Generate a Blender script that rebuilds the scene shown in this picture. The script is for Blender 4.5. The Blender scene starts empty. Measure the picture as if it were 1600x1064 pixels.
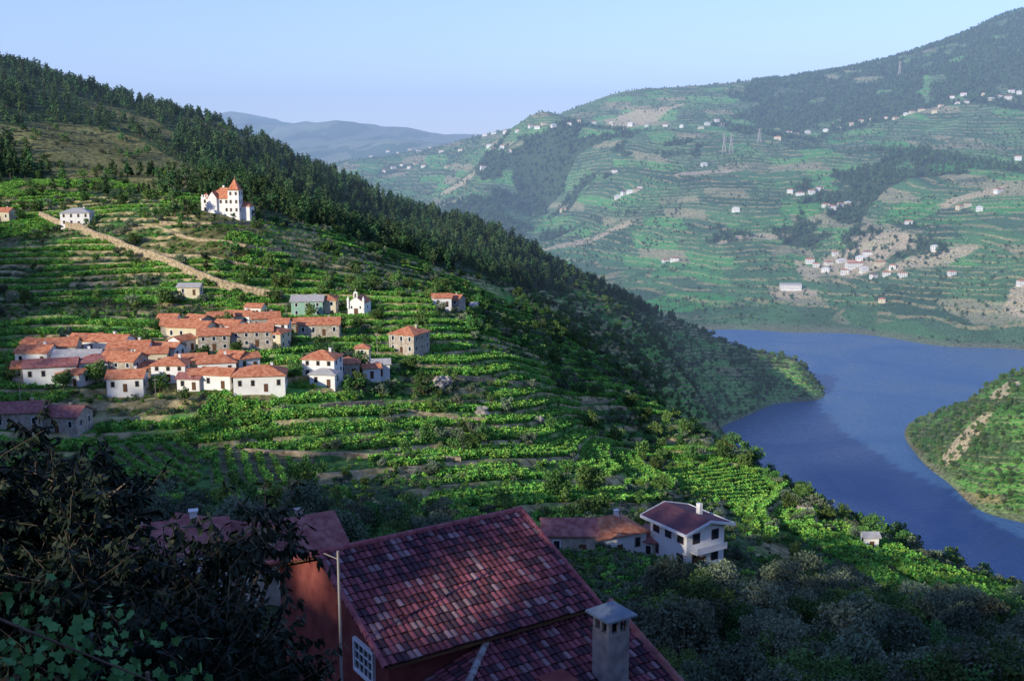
import bpy, math, random, numpy as np
from mathutils import Vector
rng=np.random.RandomState(7); random.seed(7)
# ---- survey constants: the surveyor's station is at (0,0,260) above a river at z=0
F=1689.0; TH=math.radians(10.1); CAMZ=260.0
EL=math.radians(21); AZ=math.radians(43)
def pix(px,py):
    a=(px-800)/F; b=(532-py)/F
    Y=math.cos(TH)+b*math.sin(TH)
    return a/Y,(b*math.cos(TH)-math.sin(TH))/Y
CP=[(650,790,190),(650,740,225),(650,690,262),(505,590,290),(350,530,335),(550,490,380),(350,335,480),(440,465,400),(70,350,500),(150,345,490),
(200,720,230),(90,665,250),(100,560,300),(50,450,390),(0,340,520),(250,420,420),(350,370,445),(50,262,650),(0,100,950),(70,120,950),(150,145,950),(250,170,950),(340,193,950),(400,224,950),
(520,274,950),(660,332,950),(800,378,970),(900,430,980),(980,468,1000),(150,250,720),(300,262,750),(400,305,620),(500,355,600),(600,355,800),(600,420,500),
(700,420,640),(700,480,410),(800,450,700),(900,460,850),(800,520,480),(900,500,750),(900,560,540),(1000,560,740),(1000,630,540),(1080,600,900),(1050,660,500),
(1000,700,370),(900,620,400),(800,590,350),(800,680,285),(900,700,305),(950,760,250),(1100,760,290),(1150,740,330),(1200,790,270),(1000,800,210),(1200,860,200),
(1130,700,420),(1180,735,370),(1230,762,330),(1300,805,290),(1400,850,250),(1500,895,230),(1600,928,215),
(250,900,90),(600,840,130),(1100,1000,90),(1300,930,150),(1500,1000,110),(1590,950,170),(1000,900,120),(1000,862,165),(300,800,150),(450,720,235),(400,610,275),
(1100,522,1150),(1170,552,1130),(1250,575,1130),(1050,500,1100),(1180,610,1080),
(1100,500,1600),(1000,440,1900),(1200,480,1700),(1240,458,1780),(1500,510,1500),(1600,515,1460),(1500,480,1600),(1330,410,1900),(1500,420,1750),(1600,400,1700),
(800,350,2600),(900,380,2350),(850,300,2800),(1000,300,2500),(1200,300,2300),(1400,300,2200),(1600,300,2100),(1137,225,2800),(1300,200,2900),(1600,180,2800),
(1600,18,3800),(1500,56,3800),(1400,90,3800),(1300,114,3800),(1200,126,3700),(1130,132,3600),(1050,142,3500),(950,157,3500),(860,186,3600),(740,216,3700),(650,238,3700),(540,254,3600),
(940,205,2900),(850,230,2900),(700,300,3000),(600,275,3300),(780,290,2800),(1000,360,2250),(1100,380,2050),(1200,400,1980),(1400,370,1950),
(370,180,7500),(420,184,7500),(520,192,7500),(640,205,7500),(740,206,7500),(850,214,7500),(480,215,6500),(560,235,6000),(620,225,5200),
]
CZ=[]
for px in (0,400,800,1200,1600):
    CZ+=[(px,3,257),(px,8,254.5),(px,15,250.5),(px,30,241.5),(px,45,234),(px,72,220)]
CZ+=[(0,1500,230),(300,1500,140),(600,1400,60),(800,1300,20),(900,1250,-10),(1000,1330,-12),(1080,1350,-12),
(0,2500,150),(300,2500,100),(600,2200,50),(700,2200,30),(780,1900,15),(880,1700,-5),(950,1550,-10),
(1150,560,55),(1150,750,20),(1230,480,55),(1300,420,65),(1400,400,70),(1500,380,75),(1600,370,75),(1300,560,-8),(1400,560,-8),(1500,540,-8),(1600,510,-8),(1220,640,-8),(1180,830,-10),
(1200,900,-12),(1300,800,-15),(1400,700,-15),(1350,950,-15),(1360,1200,-15),(1500,1250,-15),(1600,1200,-15),(1450,800,-10),
(1110,1550,0),(1250,1523,0),(1400,1471,0),(1600,1388,0),(1200,1400,-12),(1283,1166,0),(1240,1096,0),(1160,1023,0),(1130,982,0),(1310,1130,-8),(1200,1240,-8),(1260,1220,-8),(1100,1280,-10),
(1422,963,0),(1440,910,0),(1500,819,0),(1560,750,0),(1600,735,0),(1405,960,-6),(1500,970,22),(1600,950,60),(1550,850,35),(1480,1080,-5),(1600,1080,5),(1600,640,-10),
(400,4600,100),(600,4600,180),(900,4600,250),(1300,4800,350),(1600,4800,400),(940,3150,295),(800,5500,200),(400,9500,150),(800,9500,150),(1500,8000,250),(0,5000,200),(0,8000,250),(-700,4000,200),(0,11500,50),(800,11500,50),(1600,11500,50)]
pts=[];
for px,py,d in CP:
    u,t=pix(px,py); pts.append((u,math.log(d),t))
    if px<=70: pts.append((u-.45,math.log(d),t+.01))
    if px>=1590: pts.append((u+.45,math.log(d),t))
for px,d,z in CZ:
    u=(px-800)/F/.985; t=(z-CAMZ)/d
    pts.append((u,math.log(d),t))
    if px==0: pts.append((u-.45,math.log(d),t))
    if px==1600: pts.append((u+.45,math.log(d),t))
pts=np.array(pts); VS=.55; CC=.035
def phi(du,dv): return np.sqrt(du*du+(dv*VS)**2+CC*CC)
K=phi(pts[:,0][:,None]-pts[:,0],pts[:,1][:,None]-pts[:,1])
n=len(pts); A=np.zeros((n+1,n+1)); A[:n,:n]=K+np.eye(n)*-2e-4; A[:n,n]=1;A[n,:n]=1
W=np.linalg.solve(A,np.append(pts[:,2],0))
UL,UH,NU=-1.3,1.3,560; VL,VH,NV=math.log(3),math.log(12000),900
gu=np.linspace(UL,UH,NU); gv=np.linspace(VL,VH,NV)
T=np.zeros((NV,NU))
for j in range(NV):
    T[j]=phi(gu[:,None]-pts[:,0],gv[j]-pts[:,1])@W[:n]+W[n]
R=rng.rand(256,256)
def vn(x,y,k=0):
    x=x+k*17.3;y=y+k*31.7
    xi=np.floor(x).astype(int);yi=np.floor(y).astype(int);fx=x-xi;fy=y-yi
    fx=fx*fx*(3-2*fx);fy=fy*fy*(3-2*fy)
    a=R[xi&255,yi&255];b=R[(xi+1)&255,yi&255];c=R[xi&255,(yi+1)&255];d=R[(xi+1)&255,(yi+1)&255]
    return (a*(1-fx)+b*fx)*(1-fy)+(c*(1-fx)+d*fx)*fy
def fbm(x,y,o=4,k=0):
    s=0;a=.5;t=0
    for i in range(o):
        s=s+a*vn(x*2**i,y*2**i,k+i);t+=a;a*=.5
    return s/t
def smooth(a,b,x):
    x=np.clip((x-a)/(b-a),0,1); return x*x*(3-2*x)
def hsh(i,j,k=0):
    return R[(i*7+k*13)&255,(j*11+i*3+k*5)&255]
def fields(x,y):
    y=np.maximum(y,3.0); u=np.clip(x/y,UL+1e-3,UH-1e-3); v=np.clip(np.log(y),VL,VH-1e-3)
    fu=(u-UL)/(UH-UL)*(NU-1); fv=(v-VL)/(VH-VL)*(NV-1)
    iu=fu.astype(int); iv=fv.astype(int); fu=fu-iu; fv=fv-iv
    t=(T[iv,iu]*(1-fu)+T[iv,iu+1]*fu)*(1-fv)+(T[iv+1,iu]*(1-fu)+T[iv+1,iu+1]*fu)*fv
    z=CAMZ+t*y; P=800+F*.985*u
    amp=np.clip((z-3)/50,0,1)
    farm=smooth(1300,2200,y)
    z=z+amp*farm*((fbm(x/330,y/330,4,1)-.5)*80+(.5-np.abs(vn(x/260,y/420,3)-.5)*2)*30)*(1-.8*smooth(3200,3600,y))
    z=z+smooth(4400,5600,y)*(fbm(x/900,y/1100,5,7)-.5)*240
    z=z+amp*(1-farm)*smooth(100,500,y)*(fbm(x/60,y/60,3,5)-.5)*9
    dmin=np.interp(P,[-900,0,250,400,500,600,700,800,900,1000,1060],[560,590,545,525,570,610,650,730,860,1000,1100])
    dmin=dmin+(vn(x/40,y/40,9)-.5)*60
    forA=((y>dmin)&(y<1450)&(P<1070)).astype(float)
    scr=((P-190)/140)**2+((y-715)/85)**2 < .75+.6*vn(x/35,y/35,11)
    scr=scr|((P<420)&(fbm(x/55,y/55,3,17)>.61))
    forA=np.where(scr&(y<1000),0.0,forA)
    e=(fbm(x/160,y/160,3,21)-.5)*500
    fB=((P+e*.35>740)&(P+e*.35<985)&(y+e*.6>2700)&(y+e*.6<3030)&(fbm(x/90,y/90,3,35)<.58))|((P+e*.3>1130)&(y+e>2900+np.clip(P-1450,0,200)*1.2)&(y<4200))
    fB=fB|((y>2300)&(y<2700)&(P+e*.3<830)&(P>640))|((y>1800)&(y<3000)&(fbm(x/210,y/210,3,33)>.65))
    fB=fB&(fbm(x/60,y/60,2,37)<.66)
    forB=(fB&(y>1800)).astype(float)
    isB=y>1390
    s=np.where(isB, z/8+ (fbm(x/170,y/170,3,41)-.5)*4.5, (z*.35+.08*y)/1.25+(fbm(x/90,y/90,2,43)-.5)*3.2)
    pa=np.where(((P-1130)/85)**2+((y-298)/42)**2<1,1,0); pa=np.where((P>125)&(P<300)&(y>208)&(y<242),2,pa); pa=np.where((P>318)&(P<485)&(y>205)&(y<240),3,pa)
    terr=np.where(isB, smooth(4,12,z)*(1-forB)*(y<4300), smooth(105,150,y)*(1-forA)*(1-scr*(y<1000))*smooth(1,6,z)*(1-.5*smooth(1250,1350,P)*(y>700)))*(pa==0)
    f=s-np.floor(s)
    zz=z+terr*np.where(isB,2.0,1.5)*(smooth(.80,.97,f)-f+.5)
    i=np.floor(s).astype(int); L=np.where(isB,75.,36.)
    j=np.floor(x/L+hsh(i//2,i//2,1)*5).astype(int)
    plot=hsh(i//2,j,2)
    return dict(z=zz,zb=z,s=s,f=f,terr=terr,forA=forA,forB=forB,scr=scr&(y<1000),P=P,isB=isB,plot=plot,y=y,x=x,pa=pa)
def H(x,y): return float(fields(np.array([x],float),np.array([y],float))['z'][0])
dd=np.exp(np.linspace(math.log(60),math.log(9000),5000))
def G(px,py): # ground position (x,y in metres) of a surveyed sighting: the sight line is followed to where it meets the terrain
    u,t=pix(px,py); z=fields(u*dd,dd)['z']; k=np.argmax(z>CAMZ+t*dd)
    if k==0: k=len(dd)-1
    return round(u*dd[k],1),round(dd[k],1)
def link(o,parent=None):
    bpy.context.scene.collection.objects.link(o)
    if parent: o.parent=parent
    return o
def mesh(name,v,f,mats=(),mi=None,smooth_=False):
    me=bpy.data.meshes.new(name); 
    me.from_pydata([tuple(p) for p in v],[],[tuple(q) for q in f])
    for m in mats: me.materials.append(m)
    if mi is not None: me.polygons.foreach_set('material_index',list(mi))
    if smooth_: me.polygons.foreach_set('use_smooth',[True]*len(me.polygons))
    me.update(); return me
def mat(name,col,rough=.8,noise=0,scale=3.,col2=None,bump=0,objrand=0,spec=.2,attr=None):
    m=bpy.data.materials.new(name); m.use_nodes=True; nt=m.node_tree; b=nt.nodes['Principled BSDF']
    b.inputs['Roughness'].default_value=rough; b.inputs['Specular IOR Level'].default_value=spec
    b.inputs['Base Color'].default_value=(*col,1)
    if attr:
        a=nt.nodes.new('ShaderNodeAttribute'); a.attribute_name=attr; nt.links.new(a.outputs['Color'],b.inputs['Base Color'])
    if col2 is not None:
        nz=nt.nodes.new('ShaderNodeTexNoise'); nz.inputs['Scale'].default_value=scale; nz.inputs['Detail'].default_value=5
        tc=nt.nodes.new('ShaderNodeNewGeometry'); nt.links.new(tc.outputs['Position'],nz.inputs['Vector'])
        rp=nt.nodes.new('ShaderNodeValToRGB'); rp.color_ramp.elements[0].position=.35; rp.color_ramp.elements[1].position=.65
        rp.color_ramp.elements[0].color=(*col,1); rp.color_ramp.elements[1].color=(*col2,1)
        nt.links.new(nz.outputs['Fac'],rp.inputs['Fac']); out=rp.outputs['Color']
        if objrand:
            oi=nt.nodes.new('ShaderNodeObjectInfo'); hs=nt.nodes.new('ShaderNodeHueSaturation')
            mr=nt.nodes.new('ShaderNodeMapRange'); mr.inputs['To Min'].default_value=1-objrand; mr.inputs['To Max'].default_value=1+objrand
            mh=nt.nodes.new('ShaderNodeMapRange'); mh.inputs['To Min'].default_value=.46; mh.inputs['To Max'].default_value=.525
            wn=nt.nodes.new('ShaderNodeTexWhiteNoise'); wn.noise_dimensions='1D'; nt.links.new(oi.outputs['Random'],wn.inputs['W'])
            nt.links.new(oi.outputs['Random'],mr.inputs['Value']); nt.links.new(mr.outputs[0],hs.inputs['Value'])
            nt.links.new(wn.outputs['Value'],mh.inputs['Value']); nt.links.new(mh.outputs[0],hs.inputs['Hue'])
            nt.links.new(out,hs.inputs['Color']); out=hs.outputs['Color']
        nt.links.new(out,b.inputs['Base Color'])
        if bump:
            bp=nt.nodes.new('ShaderNodeBump'); bp.inputs['Strength'].default_value=bump; bp.inputs['Distance'].default_value=.3
            nt.links.new(nz.outputs['Fac'],bp.inputs['Height']); nt.links.new(bp.outputs[0],b.inputs['Normal'])
    return m
# ---------- terrain
def gridmesh(name,X,Y,Z,nr,nc,keepf=None):
    idx=np.arange(nr*nc).reshape(nr,nc)
    q=np.stack([idx[:-1,:-1],idx[:-1,1:],idx[1:,1:],idx[1:,:-1]],-1).reshape(-1,4)
    if keepf is not None: q=q[keepf(X[q].mean(1),Y[q].mean(1))]
    me=bpy.data.meshes.new(name); me.vertices.add(nr*nc); me.vertices.foreach_set('co',np.stack([X,Y,Z],1).astype(np.float32).ravel())
    me.loops.add(q.size); me.loops.foreach_set('vertex_index',q.ravel().astype(np.int32)); me.polygons.add(len(q))
    me.polygons.foreach_set('loop_start',np.arange(0,q.size,4,dtype=np.int32)); me.update(); me.validate()
    me.polygons.foreach_set('use_smooth',np.ones(len(q),bool)); return me
rows=np.concatenate([np.exp(np.linspace(math.log(3),math.log(100),90,endpoint=False)),np.exp(np.linspace(math.log(100),math.log(1250),900,endpoint=False)),
  np.exp(np.linspace(math.log(1250),math.log(4300),400,endpoint=False)),np.exp(np.linspace(math.log(4300),math.log(11800),110))])
cols=np.concatenate([np.linspace(-1.25,-.52,60,endpoint=False),np.linspace(-.52,.52,740,endpoint=False),np.linspace(.52,1.25,60)])
YY,UU=np.meshgrid(rows,cols,indexing='ij'); X=(UU*YY).ravel(); Y=YY.ravel()
fd=fields(X,Y); me=gridmesh('terrain',X,Y,fd['z'],len(rows),len(cols))
def ground_col(fd):
    x,y=fd['x'],fd['y']; p=fd['plot']; N=len(x); P=fd['P']
    c=np.zeros((N,3)); n1=fbm(x/25,y/25,3,60); 
    vine=np.array([.075,.20,.04]); vine2=np.array([.115,.28,.055]); scrub=np.array([.075,.13,.045]); dry=np.array([.32,.26,.11]); 
    c[:]=np.where((p<.3)[:,None],vine,np.where((p<.7)[:,None],vine2,np.where((p<.87)[:,None],scrub,np.where((p<.94)[:,None],dry*.65+scrub*.35,vine*.8))))
    B=fd['isB'][:,None]
    cB=np.where((p<.3)[:,None],[.09,.20,.075],np.where((p<.48)[:,None],[.10,.29,.08],np.where((p<.78)[:,None],[.085,.16,.075],np.where((p<.9)[:,None],[.28,.27,.15],[.055,.11,.055]))))
    c=np.where(B,cB,c)
    m=smooth(.52,.66,fbm(x/70,y/70,3,66))[:,None]*.55; c=c*(1-m)+np.where(B,[.055,.11,.05],[.045,.085,.032])*m
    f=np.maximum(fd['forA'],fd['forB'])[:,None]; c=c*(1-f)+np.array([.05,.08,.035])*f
    s=fd['scr'][:,None]; c=np.where(s,np.array([.16,.155,.06])*(.6+.8*n1[:,None]),c)
    w=(1-smooth(1.,5.,fd['zb']))[:,None]*smooth(-3,0,fd['zb'])[:,None]; c=c*(1-w*.6)+np.array([.22,.19,.13])*w*.6
    for cx,cy,rx,ry in ((1330,1890,80,80),(1450,1800,70,25),(1597,1560,25,60),(1240,1760,30,30),(1180,2050,50,15),(900,2300,90,20),(990,3300,60,60),(720,2900,30,60),(1500,2050,60,15),(1100,2500,60,15),(1520,860,35,14),(1575,900,25,14)):
        q=(smooth(1.25,.7,((P-cx)/rx)**2+((y-cy)/ry)**2+(fbm(x/30,y/30,3,90)-.5)*2.2)*.85)[:,None]; c=c*(1-q)+np.array([.50,.40,.25])*q
    for cx,cy,rx,ry in ((1410,2050,50,60),(1060,1720,80,60),(1450,1950,40,30),(1480,2300,50,30),(1250,2150,40,30),(1570,1950,30,30)):
        q=(smooth(1.2,.8,((P-cx)/rx)**2+((y-cy)/ry)**2+(fbm(x/40,y/40,3,91)-.5)*1.5)*.8)[:,None]; c=c*(1-q)+np.array([.07,.28,.06])*q
    c=np.where((fd['pa']>0)[:,None],[.15,.15,.07],c)
    c=np.where((y<110)[:,None],[.05,.065,.03],c)
    c=np.where((y>4300)[:,None],np.where((fbm(x/160,y/260,3,71)>.55)[:,None],[.05,.09,.05],[.16,.18,.11])*(.4+1.2*fbm(x/300,y/300,3,70)[:,None]),c)
    return c
gc=ground_col(fd)
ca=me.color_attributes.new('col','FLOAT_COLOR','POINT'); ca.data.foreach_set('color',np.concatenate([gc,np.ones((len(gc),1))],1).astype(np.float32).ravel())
for k,a in (('s',fd['s']),('terr',fd['terr']*np.where(fd['isB'],.72,1.0))):
    at=me.attributes.new(k,'FLOAT','POINT'); at.data.foreach_set('value',a.astype(np.float32))
terrain=link(bpy.data.objects.new('terrain',me))
m=bpy.data.materials.new('terrain_ground'); m.use_nodes=True; nt=m.node_tree; N=nt.nodes.new; Lk=nt.links.new; bs=nt.nodes['Principled BSDF']
bs.inputs['Roughness'].default_value=.95; bs.inputs['Specular IOR Level'].default_value=.05
geo=N('ShaderNodeNewGeometry'); ac=N('ShaderNodeAttribute'); ac.attribute_name='col'; as_=N('ShaderNodeAttribute'); as_.attribute_name='s'; at_=N('ShaderNodeAttribute'); at_.attribute_name='terr'
def noise(sc,det=4):
    a=N('ShaderNodeTexNoise'); a.inputs['Scale'].default_value=sc; a.inputs['Detail'].default_value=det; Lk(geo.outputs['Position'],a.inputs['Vector']); return a.outputs['Fac']
def math_(op,a,b=None,c=None):
    n=N('ShaderNodeMath'); n.operation=op
    for i,v in enumerate((a,b,c)):
        if v is None: continue
        if isinstance(v,(int,float)): n.inputs[i].default_value=v
        else: Lk(v,n.inputs[i])
    return n.outputs[0]
def mr(v,a,b,c,d):
    n=N('ShaderNodeMapRange'); Lk(v,n.inputs[0])
    for i,k in enumerate((a,b,c,d)): n.inputs[i+1].default_value=k
    return n.outputs[0]
n1=noise(.35,6); n3=noise(2.5,3); n4=noise(.05,4)
fr=math_('FRACT',as_.outputs['Fac']); rs=mr(fr,.77,.82,0,1); brk=mr(n4,.40,.52,0,1)
rise=math_('MULTIPLY',math_('MULTIPLY',rs,brk),math_('MULTIPLY',at_.outputs['Fac'],.9))
vm=N('ShaderNodeMix'); vm.data_type='RGBA'; vm.blend_type='MIX'; Lk(rise,vm.inputs[0]); 
sc=N('ShaderNodeVectorMath'); sc.operation='SCALE'; Lk(ac.outputs['Color'],sc.inputs[0]); Lk(math_('MULTIPLY',mr(n1,.3,.7,.4,1.65),mr(n3,.3,.7,.7,1.3)),sc.inputs['Scale'])
Lk(sc.outputs[0],vm.inputs[6]); rc=N('ShaderNodeValToRGB'); rc.color_ramp.elements[0].color=(.18,.16,.07,1); rc.color_ramp.elements[1].color=(.56,.43,.22,1); Lk(n1,rc.inputs[0]); rc.color_ramp.elements[0].position=.34; rc.color_ramp.elements[1].position=.62
Lk(rc.outputs[0],vm.inputs[7]); Lk(vm.outputs[2],bs.inputs['Base Color'])
bp=N('ShaderNodeBump'); bp.inputs['Strength'].default_value=.8; bp.inputs['Distance'].default_value=1.2; Lk(n1,bp.inputs['Height']); Lk(bp.outputs[0],bs.inputs['Normal'])
me.materials.append(m)
# unseen hill behind and left of the viewpoint, crest shaped to shade the foreground
CR=[(-900,150,490),(-600,60,440),(-513,30,404),(-400,-36,360),(-290,-95,343),(-200,-80,325),(-110,-100,312),(60,-170,320),(400,-260,345),(900,-400,385)]
def hillz(x,y):
    best=np.full(len(x),-1e9)
    for (ax,ay,az),(bx,by,bz) in zip(CR[:-1],CR[1:]):
        t=np.clip(((x-ax)*(bx-ax)+(y-ay)*(by-ay))/((bx-ax)**2+(by-ay)**2),0,1)
        d=np.hypot(x-ax-t*(bx-ax),y-ay-t*(by-ay)); best=np.maximum(best,az+t*(bz-az)-.5*d-.0)
    best=best+(fbm(x/60,y/60,3,95)-.5)*10
    return np.maximum(best,fields(x,y)['z']-np.clip(-y,0,400)*.02-.3)
hx=np.linspace(-1600,1600,260); hy=np.linspace(-1000,1300,200); HY,HX=np.meshgrid(hy,hx,indexing='ij'); HX=HX.ravel();HY=HY.ravel()
mh_=gridmesh('hillside',HX,HY,hillz(HX,HY),200,260,lambda x,y:(np.abs(x)>1.2*y-8)|(y<0)); 
mh_.materials.append(mat('hill_scrub',(.03,.06,.02),.95,col2=(.1,.1,.04),scale=.05)); link(bpy.data.objects.new('hillside',mh_))
# ---------- water
wm=bpy.data.materials.new('river_water'); wm.use_nodes=True; nt=wm.node_tree; bs=nt.nodes['Principled BSDF']; N=nt.nodes.new; Lk=nt.links.new
bs.inputs['Base Color'].default_value=(.05,.13,.27,1); bs.inputs['Roughness'].default_value=.28; bs.inputs['IOR'].default_value=1.33
geo=N('ShaderNodeNewGeometry'); a=N('ShaderNodeTexNoise'); a.inputs['Scale'].default_value=.25; a.inputs['Detail'].default_value=6; Lk(geo.outputs['Position'],a.inputs['Vector'])
bp=N('ShaderNodeBump'); bp.inputs['Strength'].default_value=.9; bp.inputs['Distance'].default_value=1.1; Lk(a.outputs['Fac'],bp.inputs['Height']); Lk(bp.outputs[0],bs.inputs['Normal'])
b2=N('ShaderNodeTexNoise'); b2.inputs['Scale'].default_value=.006; b2.inputs['Detail'].default_value=6; b2.inputs['Distortion'].default_value=1.5; Lk(geo.outputs['Position'],b2.inputs['Vector']); r2=N('ShaderNodeMapRange'); r2.inputs[1].default_value=.35; r2.inputs[2].default_value=.65; r2.inputs[3].default_value=.16; r2.inputs[4].default_value=.46; Lk(b2.outputs['Fac'],r2.inputs[0]); Lk(r2.outputs[0],bs.inputs['Roughness'])
link(bpy.data.objects.new('river',mesh('river',[(-4000,300,0),(4000,300,0),(4000,3500,0),(-4000,3500,0)],[(0,1,2,3)],[wm])))
# ---------- vegetation sources
def rb(n):
    a=rng.normal(size=(n,3)); a/=np.linalg.norm(a,axis=1)[:,None]; b=rng.normal(size=(n,3)); b-= (a*b).sum(1)[:,None]*a; b/=np.linalg.norm(b,axis=1)[:,None]; return a,b
def leaves(c,size,asp=.6):
    n=len(c); a,b=rb(n); s=(size*(.6+.8*rng.rand(n)))[:,None]; a=a*s; b=b*s*asp
    v=np.stack([c-a,c+b*.9-a*.1,c+a,c-b*.9+a*.1],1).reshape(-1,3); f=np.arange(4*n).reshape(n,4); return v,f
def tubes(segs,k=6):
    V=[];Fa=[]
    for p0,p1,r0,r1 in segs:
        p0=np.array(p0,float);p1=np.array(p1,float); d=p1-p0; d/=np.linalg.norm(d)+1e-9; a=np.cross(d,[.3,.9,.1]); a/=np.linalg.norm(a)+1e-9; b=np.cross(d,a); o=len(V)
        for p,r in ((p0,r0),(p1,r1)):
            for i in range(k):
                t=2*math.pi*i/k; V.append(p+(a*math.cos(t)+b*math.sin(t))*r)
        for i in range(k): Fa.append((o+i,o+(i+1)%k,o+k+(i+1)%k,o+k+i))
        Fa.append(tuple(o+k+i for i in range(k)))
    return np.array(V),Fa
def tree_mesh(name,segs,lv,ms):
    tv,tf=tubes(segs); v,f=lv; allv=np.concatenate([tv,v]); fs=tf+[tuple(r) for r in (f+len(tv))]
    return mesh(name,allv,fs,ms,[0]*len(tf)+[1]*len(f))
def clump_pts(cs,rad,n):
    out=[]
    for c,r in zip(cs,rad):
        k=int(n*r*r/sum(x*x for x in rad)); d=rng.normal(size=(k,3)); d/=np.linalg.norm(d,axis=1)[:,None]; q=(.55+.5*rng.rand(k))[:,None]
        out.append(np.array(c)+d*q*r*np.array([1,1,.8]))
    return np.concatenate(out)
bark=mat('bark',(.08,.055,.035),.9,col2=(.16,.12,.08),scale=4)
pineL=mat('pine_needles',(.034,.082,.03),.85,col2=(.07,.14,.045),scale=.8,objrand=.55)
oliveL=mat('olive_leaves',(.09,.125,.07),.8,col2=(.16,.20,.115),scale=1.2,objrand=.5)
decL=mat('broad_leaves',(.048,.115,.028),.8,col2=(.105,.21,.048),scale=1.,objrand=.45)
vineL=mat('vine_leaves',(.085,.245,.036),.75,col2=(.20,.44,.065),scale=.35,objrand=.4)
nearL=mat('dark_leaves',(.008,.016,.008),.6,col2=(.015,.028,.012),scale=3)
def mkcol(name,objs):
    c=bpy.data.collections.new(name)
    for o in objs: c.objects.link(o)
    return c
def O(name,me): return bpy.data.objects.new(name,me)
def broad(name,h,r,n,ls,lm,seed,cl=9,zlo=.28,zhi=.85):
    rr=random.Random(seed); segs=[((0,0,-.5),(0.1,0,h*.35),h*.035,h*.025)]; cs=[];ra=[]
    for i in range(cl):
        a=rr.uniform(0,6.28); q=r*rr.uniform(.2,.75); z=h*rr.uniform(zlo,zhi); c=(math.cos(a)*q,math.sin(a)*q,z); cs.append(c); ra.append(r*rr.uniform(.3,.5))
        segs.append(((0.1,0,h*min(.33,zlo)),c,h*.018,h*.005))
    return tree_mesh(name,segs,leaves(clump_pts(cs,ra,n),ls),(bark,lm))
def pine(name,h,r,n,ls,seed,cone=True):
    rr=random.Random(seed); segs=[((0,0,-.5),(0,0,h*.95),h*.022,h*.006)]; cs=[];ra=[]
    K=9
    for i in range(K):
        f=i/(K-1); z=h*(.25+.7*f); rad=r*(1-.75*f) if cone else r*math.sin(.5+2.2*f); a=i*2.4; c=(math.cos(a)*rad*.5,math.sin(a)*rad*.5,z); cs.append(c); ra.append(max(rad*.62,.5)); segs.append(((0,0,z-.4),c,.08,.03))
    return tree_mesh(name,segs,leaves(clump_pts(cs,ra,n),ls),(bark,pineL))
pinesC=mkcol('pines_src',[O('pine_a',pine('pine_a',12,2.6,200,.7,1)),O('pine_b',pine('pine_b',14,2.9,220,.75,2,False)),O('pine_c',pine('pine_c',10,2.3,180,.65,3))])
farC=mkcol('fartrees_src',[O('ft_a',pine('ft_a',10,3.2,60,1.6,4,False)),O('ft_b',broad('ft_b',7,3.6,60,1.5,decL,5,6)),O('ft_c',broad('ft_c',6,3.2,50,1.4,oliveL,6,5))])
farP=mkcol('farpines_src',[O('fp_a',pine('fp_a',12,3.4,60,1.7,7)),O('fp_b',pine('fp_b',13,3.6,60,1.7,8,False))])
midC=mkcol('midtrees_src',[O('mt_a',broad('mt_a',6,3.0,520,.36,decL,11)),O('mt_b',broad('mt_b',5,2.8,480,.34,oliveL,12)),O('mt_c',broad('mt_c',4.2,2.6,420,.34,oliveL,13)),O('mt_d',broad('mt_d',3.2,2.3,350,.32,decL,14)),O('mt_e',broad('mt_e',7.5,3.4,600,.4,decL,15,12))])
nearC=mkcol('neartrees_src',[O('nt_a',broad('nt_a',5.5,3.0,3200,.16,oliveL,21,18)),O('nt_b',broad('nt_b',4.5,2.7,2800,.15,decL,22,16)),O('nt_c',broad('nt_c',4,2.8,2800,.15,oliveL,23,14))])
bushC=mkcol('bush_src',[O('b_a',broad('b_a',1.5,1.1,110,.22,decL,31,6,.2,.8)),O('b_b',broad('b_b',1.2,1.2,100,.2,oliveL,32,5,.2,.8)),O('b_c',broad('b_c',1.0,.9,80,.2,vineL,33,5,.2,.8))])
def vine(name,seed):
    c=rng.normal(size=(34,3))*[.4,.4,.22]+[0,0,.95]; return tree_mesh(name,[((0,0,-.3),(0.03,0,1),.05,.03)],leaves(c,.26,.8),(bark,vineL))
vineC=mkcol('vines_src',[O('v_a',vine('v_a',1)),O('v_b',vine('v_b',2)),O('v_c',vine('v_c',3))])
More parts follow.
